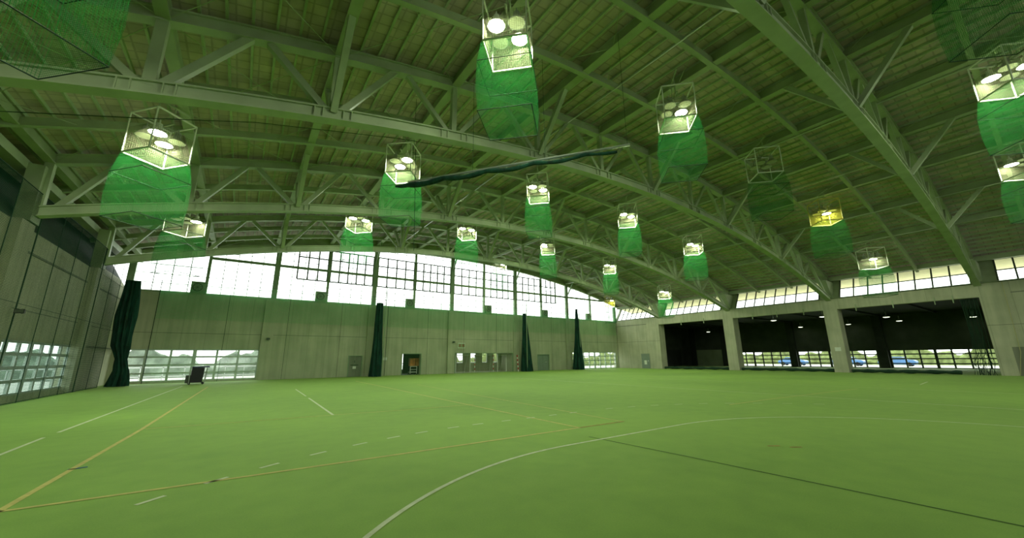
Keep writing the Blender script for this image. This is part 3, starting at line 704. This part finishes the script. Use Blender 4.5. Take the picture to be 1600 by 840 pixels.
# ------------------------------------------------------------------ doors and things along the back wall
d1 = MB().box(8.35, 9.5, YB+.06, YB+.12, 0, 1.88).build('door_3', M['concrete_dark']); tag(d1, kind='structure')
MB().box(8.55, 9.25, YB+.03, YB+.065, 1.02, 1.12).build('push_bar', M['darkbar'], d1)
MB().box(8.75, 9.05, YB+.045, YB+.065, .72, .95).build('notice', M['white'], d1)
MB().box(8.86, 8.92, YB+.045, YB+.065, 1.28, 1.5).build('lock_plate', M['darkbar'], d1)
d2 = MB().box(31.0, 32.9, YB+.14, YB+.2, 0, 1.95).build('door_4', M['door']); tag(d2, kind='structure')
MB().box(32.4, 32.5, YB+.08, YB+.15, .95, 1.1).build('door_handle', M['silver'], d2)
MB().box(31.94, 31.96, YB+.13, YB+.145, 0, 1.95).build('leaf_joint', M['darkbar'], d2)
# frames
for i, (a, b, h) in enumerate(((8.35, 9.5, 1.88), (13.45, 15.42, 2.08), (31.0, 32.9, 1.95), (19.4, 27.1, 2.14))):
    f = MB().box(a-.06, a+.01, YB-.03, YB+.05, 0, h+.06).box(b-.01, b+.06, YB-.03, YB+.05, 0, h+.06).box(a, b, YB-.03, YB+.05, h, h+.06)
    o = f.build('trim_%d' % (80+i), M['post']); tag(o, kind='structure')
# room behind the open doorway
for nm, bx_ in (('wall_store_left', (12.6, 12.7, YB+.46, 42.9, 0, 2.7)), ('wall_store_right', (16.8, 16.9, YB+.46, 42.9, 0, 2.7)), ('ceiling_store', (12.6, 16.9, YB+.46, 43, 2.7, 2.8)), ('floor_store', (12.6, 16.9, YB+.41, 43, -.1, 0))):
    tag(MB().box(*bx_).build(nm, M['annexwall']), kind='structure')
r = MB()
wall_cells(r, 12.6, 16.9, 0, 2.8, [(14.2, 15.0, .45, 2.3)], lambda q, a, b, c, d: q.box(a, b, 42.9, 43, c, d))
o = r.build('wall_store_back', M['annexwall']); tag(o, kind='structure')
MB().quad([(14.2, 42.95, .45), (15.0, 42.95, .45), (15.0, 42.95, 2.3), (14.2, 42.95, 2.3)]).build('pane', M['glass'], o)
o = MB().box(15.35, 16.5, 41.2, 41.9, 0, .75).box(15.4, 16.45, 41.25, 41.85, .75, .8).build('storage_chest', M['black']); tag(o, 'dark chest standing at the back of the open doorway room', 'chest')
e = empty('cupboard', (15.35, 40.2, 0)); tag(e, 'orange brown cupboard inside the open doorway room', 'cupboard')
MB().box(-.6, .6, -.2, .25, .85, 1.65).build('body', M['brownb'], e)
MB().box(-.55, -.5, -.2, .2, 0, .85).box(.5, .55, -.2, .2, 0, .85).build('leg', M['black'], e)
MB().box(-.02, .02, -.22, -.2, .9, 1.6).build('door_gap', M['black'], e)
# small white trolley in the doorway
e = empty('trolley', (14.75, YB+.15, 0), .1); tag(e, 'small white tubular trolley parked in the open doorway', 'trolley')
f = MB()
for x in (-.36, .36):
    f.tube([(x, 0, .1), (x, 0, .82)], .025)
f.tube([(-.36, 0, .82), (.36, 0, .82)], .025); f.tube([(-.36, 0, .52), (.36, 0, .52)], .02); f.tube([(-.36, 0, .25), (.36, 0, .25)], .025)
f.tube([(-.36, 0, .25), (-.36, .5, .25), (.36, .5, .25), (.36, 0, .25)], .022); f.build('frame', M['white'], e)
MB().box(-.34, .34, .02, .48, .26, .29).build('tray', M['silver'], e)
for x, y in ((-.36, 0), (.36, 0), (-.36, .5), (.36, .5)):
    MB().tube([(x-.02, y, .055), (x+.02, y, .055)], .055, 10).build('wheel', M['black'], e)
# notices
for (x, z, w_, h_), lb in (((11.68, 1.62, .5, .34), 'pale notice board left of the open doorway'), ((11.12, 1.26, .34, .34), 'small pale switch box beside the gathered net')):
    e = empty('notice_board', (x, YB-.03, z)); tag(e, lb, 'notice board')
    MB().box(-w_/2, w_/2, -.02, .03, -h_/2, h_/2).build('frame', M['steel'], e)
    MB().box(-w_/2+.03, w_/2-.03, -.025, -.018, -h_/2+.03, h_/2-.03).build('sheet', M['white'], e)
# framed sign board above the goals niche
e = empty('wall_sign', (20.1, YB-.06, 2.98)); tag(e, 'white framed sign with dark red blocks above the goals niche', 'sign')
MB().box(-.46, .46, -.03, .06, -.28, .28).build('frame', M['white'], e)
MB().box(-.4, .4, -.04, -.028, -.21, .21).build('face', M['rib'], e)
sg = MB()
for x in (-.2, .2):
    sg.box(x-.13, x+.13, -.05, -.038, .06, .11).box(x-.13, x+.13, -.05, -.038, -.12, -.07).box(x-.025, x+.025, -.05, -.038, -.12, .14).box(x-.13, x-.09, -.05, -.038, -.12, .11).box(x+.09, x+.13, -.05, -.038, -.12, .11)
sg.build('lettering', M['red'], e)
# niche with narrow windows
for nm, bx_ in (('wall_niche_left', (19.3, 19.4, YB+.46, 41.4, 0, 2.15)), ('wall_niche_right', (27.1, 27.2, YB+.46, 41.4, 0, 2.15)), ('ceiling_niche', (19.3, 27.2, YB+.46, 41.6, 2.15, 2.3)), ('floor_niche', (19.3, 27.2, YB+.41, 41.6, -.1, 0))):
    tag(MB().box(*bx_).build(nm, M['concrete']), kind='structure')
r = MB()
nw = [(20.9, 21.75), (22.75, 23.5), (24.35, 25.1), (26.0, 26.65)]
wall_cells(r, 19.3, 27.2, 0, 2.3, [(a, b, 1.03, 2.15) for a, b in nw], lambda q, a, b, c, d: q.box(a, b, 41.4, 41.6, c, d))
o = r.build('wall_niche_back', M['concrete']); tag(o, kind='structure')
for i, (a, b) in enumerate(nw):
    f = MB().box(a, b, 41.44, 41.5, 1.03, 1.08).box(a, a+.05, 41.44, 41.5, 1.03, 2.15).box(b-.05, b, 41.44, 41.5, 1.03, 2.15)
    q = f.build('window_%d' % (40+i), M['alu']); tag(q, kind='structure')
    MB().quad([(a, 41.48, 1.03), (b, 41.48, 1.03), (b, 41.48, 2.15), (a, 41.48, 2.15)]).build('pane', M['glass'], q)
def goal(x, y, rz, wd, label, striped):
    e = empty('handball_goal', (x, y, 0), rz); tag(e, label, 'goal', 'goals stored in the niche')
    H = 2.0; n = 8
    for sx in (-wd/2, wd/2):
        p = MB(); rr = MB()
        for k in range(n):
            (rr if k % 2 and striped else p).box(sx-.04, sx+.04, -.04, .04, H*k/n, H*(k+1)/n)
        p.build('post', M['white'], e)
        if striped: rr.build('red_band', M['red'], e)
        MB().tube([(sx, 0, H-.02), (sx*.98, .5, H-.05), (sx*.98, 1.05, .05), (sx, 0, .04)], .022).build('side_stay', M['white'], e)
    MB().box(-wd/2, wd/2, -.04, .04, H-.08, H).build('crossbar', M['white'], e)
    MB().tube([(-wd/2, 1.05, .05), (wd/2, 1.05, .05)], .022).build('ground_bar', M['white'], e)
    q = MB(); q.quad([(-wd/2, .5, H-.05), (wd/2, .5, H-.05), (wd/2, 1.05, .05), (-wd/2, 1.05, .05)], [(0, 0), (wd, 0), (wd, 2), (0, 2)]); q.build('goal_net', M['mesh'], e)
    return e
goal(20.7, 39.4, math.radians(8), 2.0, 'white goal frame stored at the left of the niche', False)
goal(23.6, 39.6, math.radians(-6), 2.4, 'red and white striped goal in the middle of the niche', True)
goal(25.9, 39.3, math.radians(12), 1.5, 'white goal frame tilted aside near the right of the niche', False)
e = empty('striped_post_stack', (27.3, 37.85, 0)); tag(e, 'red and white striped goal post leaning by the right end of the niche', 'goal post')
a = MB(); b = MB()
for k in range(8): (b if k % 2 else a).bar((0, .0+.03*k, .24*k), (0, .03*(k+1), .24*(k+1)), .1, .1)
a.build('post', M['white'], e); b.build('red_band', M['red'], e)

# black cart on the turf by the left low windows
e = empty('ball_cart', (-2.35, 35.3, 0), .1); tag(e, 'black wheeled cart with a dark blue lid, standing by the left low windows', 'cart')
c = MB(); c.hexa([(-.38, -.35, .12), (.3, -.35, .12), (.3, .35, .12), (-.38, .35, .12), (-.34, -.33, 1.12), (.34, -.33, 1.12), (.34, .33, 1.12), (-.34, .33, 1.12)]); c.build('body', M['black'], e)
MB().hexa([(-.36, -.4, 1.12), (.6, -.4, 1.14), (.6, .4, 1.14), (-.36, .4, 1.12), (-.36, -.4, 1.2), (.6, -.4, 1.23), (.6, .4, 1.23), (-.36, .4, 1.2)]).build('lid', M['navy'], e)
MB().tube([(-.42, -.36, .06), (-.44, -.36, .95), (-.36, -.36, .98), (-.36, .36, .98), (-.44, .36, .95), (-.42, .36, .06)], .022).build('handle', M['silver'], e)
MB().tube([(.45, -.34, .1), (.5, -.34, 1.1)], .02).tube([(.45, .34, .1), (.5, .34, 1.1)], .02).build('front_stay', M['silver'], e)
MB().box(-.62, -.36, -.3, .3, .1, .62).build('side_bin', M['darkbar'], e)
for x, y in ((-.4, -.3), (-.4, .3), (.35, -.3), (.35, .3)):
    MB().tube([(x, y-.03, .075), (x, y+.03, .075)], .075, 12).build('wheel', M['black'], e)

# ------------------------------------------------------------------ annex beyond the right pillars
AX = 64.0
o = MB().box(XR+1.5, AX+.3, YF, YB+.4, 6.5, 6.6).build('roof_annex_bounce', M['cream']); tag(o, kind='structure')  # unseen pale slab added to bounce skylight up to the soffit
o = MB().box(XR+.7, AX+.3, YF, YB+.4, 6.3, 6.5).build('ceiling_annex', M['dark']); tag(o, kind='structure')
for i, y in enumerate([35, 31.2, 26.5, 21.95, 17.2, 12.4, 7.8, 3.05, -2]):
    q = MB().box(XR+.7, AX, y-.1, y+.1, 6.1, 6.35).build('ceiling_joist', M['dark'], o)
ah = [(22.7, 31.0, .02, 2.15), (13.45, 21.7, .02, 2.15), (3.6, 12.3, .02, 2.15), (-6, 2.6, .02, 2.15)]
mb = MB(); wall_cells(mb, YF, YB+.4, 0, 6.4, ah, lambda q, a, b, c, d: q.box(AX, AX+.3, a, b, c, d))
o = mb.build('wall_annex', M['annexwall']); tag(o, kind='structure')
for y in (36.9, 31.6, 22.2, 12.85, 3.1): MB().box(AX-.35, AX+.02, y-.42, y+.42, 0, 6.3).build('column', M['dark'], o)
MB().box(AX-.08, AX+.02, 32.1, 36.4, 0, 2.6).build('roller_shutter', M['steel'], o)
for i, (a, b, c, d) in enumerate(ah): grid_window('window', 50+i, 'y', a, b, c, d, AX+.1, 7, 4, 'darkbar', 'glass', heavy=(4,))
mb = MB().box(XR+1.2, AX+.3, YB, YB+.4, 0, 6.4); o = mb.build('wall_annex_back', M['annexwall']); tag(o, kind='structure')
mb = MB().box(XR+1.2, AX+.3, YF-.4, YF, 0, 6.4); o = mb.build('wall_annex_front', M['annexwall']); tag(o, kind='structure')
MB().box(53, 63, YB-.05, YB+.02, 0, 2.7).build('dark_shutter', M['dark'], tag(bpy.data.objects['wall_annex_back']))
al0 = None
als = [(47.9, 18.0, 'annex ceiling lamp right behind the beam, between the two free-standing pillars'), (47.7, 13.5, 'annex ceiling lamp beside the nearer pillar'), (62.6, 20.4, 'annex ceiling lamp, far left of the middle opening'),
       (62.8, 15.3, 'annex ceiling lamp, deep in the middle opening'), (54.4, 10.1, 'annex ceiling lamp, left one of the near opening'), (62.0, 10.5, 'annex ceiling lamp, deepest of the near opening'), (62.6, 5.0, 'annex ceiling lamp, right one of the near opening'), (61.0, 32.4, 'annex ceiling lamp in the farthest opening')]
for i, (x, y, lb) in enumerate(als):
    if i == 0:
        e = empty('annex_lamp'); lp = MB().lathe([(.04, .6), (.05, .25), (.12, .2), (.28, .02), (.30, 0)], (0, 0, 0), 14).build('shade', M['silver'], e)
        MB().tube([(0, 0, .5), (0, 0, .94)], .02).build('rod', M['dark'], e); MB().lathe([(.001, -.03), (.15, -.025), (.28, .01)], (0, 0, 0), 14).build('lamp_glass', M['bulbdim'], e); al0 = e
    else: e = copy_tree(al0)
    e.location = (x, y, 5.35); tag(e, lb, 'ceiling lamp', 'round lamps under the dark annex ceiling')

# ------------------------------------------------------------------ outside
o = MB().box(-60, 140, -50, 110, -.4, -.21).build('ground', M['asphalt']); tag(o, kind='structure')
def hedge(a, b, h, mat, label, seed, wd=1.6):
    """leafy hedge between two ground points, uneven top"""
    rs = random.Random(seed); A = Vector((*a, -.2)); B = Vector((*b, -.2)); L = (B-A).length; n = int(L/.5); d = (B-A)/n; side = Vector((-d.y, d.x, 0)).normalized()
    mb = MB(); rows = []
    for i in range(n+1):
        hh = h*(1+.28*math.sin(i*.31+seed)+.16*math.sin(i*.83)+rs.uniform(-.1, .1)); p = A+d*i; row = []
        for k in range(9):
            t = math.pi*k/8; row.append(p+side*(-wd/2*math.cos(t)*(1+rs.uniform(-.2, .2)))+Vector((0, 0, hh*min(1, math.sin(t)*1.35+.02)*(1+rs.uniform(-.08, .08)) if 0 < k < 8 else 0)))
        rows.append(row)
    for r0, r1 in zip(rows, rows[1:]):
        for k in range(8): mb.quad([r0[k], r0[k+1], r1[k+1], r1[k]])
    mb.quad(rows[0][::-1]); mb.quad(rows[-1]); o = mb.build('hedge', M[mat]); tag(o, label, 'hedge')
hedge((-40, 58), (14, 58), 2.3, 'leaf2', 'grey green hedge outside the left low windows', 1)
hedge((28, 60), (110, 60), 2.2, 'leaf', 'green hedge outside the far right low window', 2)
hedge((96, -12), (96, 56), 2.5, 'leaf', 'long green hedge outside the annex windows', 3, 2.2)
fz = MB()
for k in range(40): fz.box(-30+k*1.6, -30+k*1.6+.06, 50, 50.06, -.2, 1.1)
fz.box(-30, 34, 50, 50.05, .95, 1.05).box(-30, 34, 50, 50.05, .1, .2)
o = fz.build('fence', M['render']); tag(o, 'low pale fence outside the left low windows', 'fence')
e = empty('house', (-38, 30, 0)); tag(e, 'pale house seen through the left wall windows', 'house')
MB().box(-6, 6, -22, 22, -.2, 6).build('wall', M['render'], e)
for k in range(9):
    y = -20+k*4.8; MB().box(5.98, 6.03, y, y+1.6, .7, 2.1).build('window', M['houseglass'], e)
for i, (y, lb) in enumerate(((29.5, 'blue parked car outside the annex windows, farthest'), (21.5, 'blue parked car outside the annex windows, middle'), (15.5, 'blue parked car outside the annex windows, nearest'), )):
    if i == 0:
        e = empty('parked_car'); b = MB()
        pr = [(-2.1, .3), (-2.15, .75), (-1.9, .95), (-1.1, 1.0), (-.7, 1.42), (.8, 1.45), (1.35, 1.02), (2.0, .92), (2.15, .6), (2.1, .3)]
        L1 = [(.85*-1, y_, z_) for y_, z_ in pr]; L2 = [(.85, y_, z_) for y_, z_ in pr]
        b.quad(L1[::-1]); b.quad(L2)
        for k in range(len(pr)): b.quad([L1[k], L1[(k+1) % len(pr)], L2[(k+1) % len(pr)], L2[k]])
        b.build('body', M['carblue'], e)
        MB().box(-.87, .87, -.95, .95, 1.03, 1.34).build('side_window', M['houseglass'], e)
        for wx in (-.8, .8):
            for wy in (-1.35, 1.35): MB().tube([(wx-.1, wy, .32), (wx+.1, wy, .32)], .32, 14).build('wheel', M['tyre'], e)
        car0 = e
    else: e = copy_tree(car0)
    e.location = (84, y, -.21); tag(e, lb, 'car', 'blue cars outside the annex')
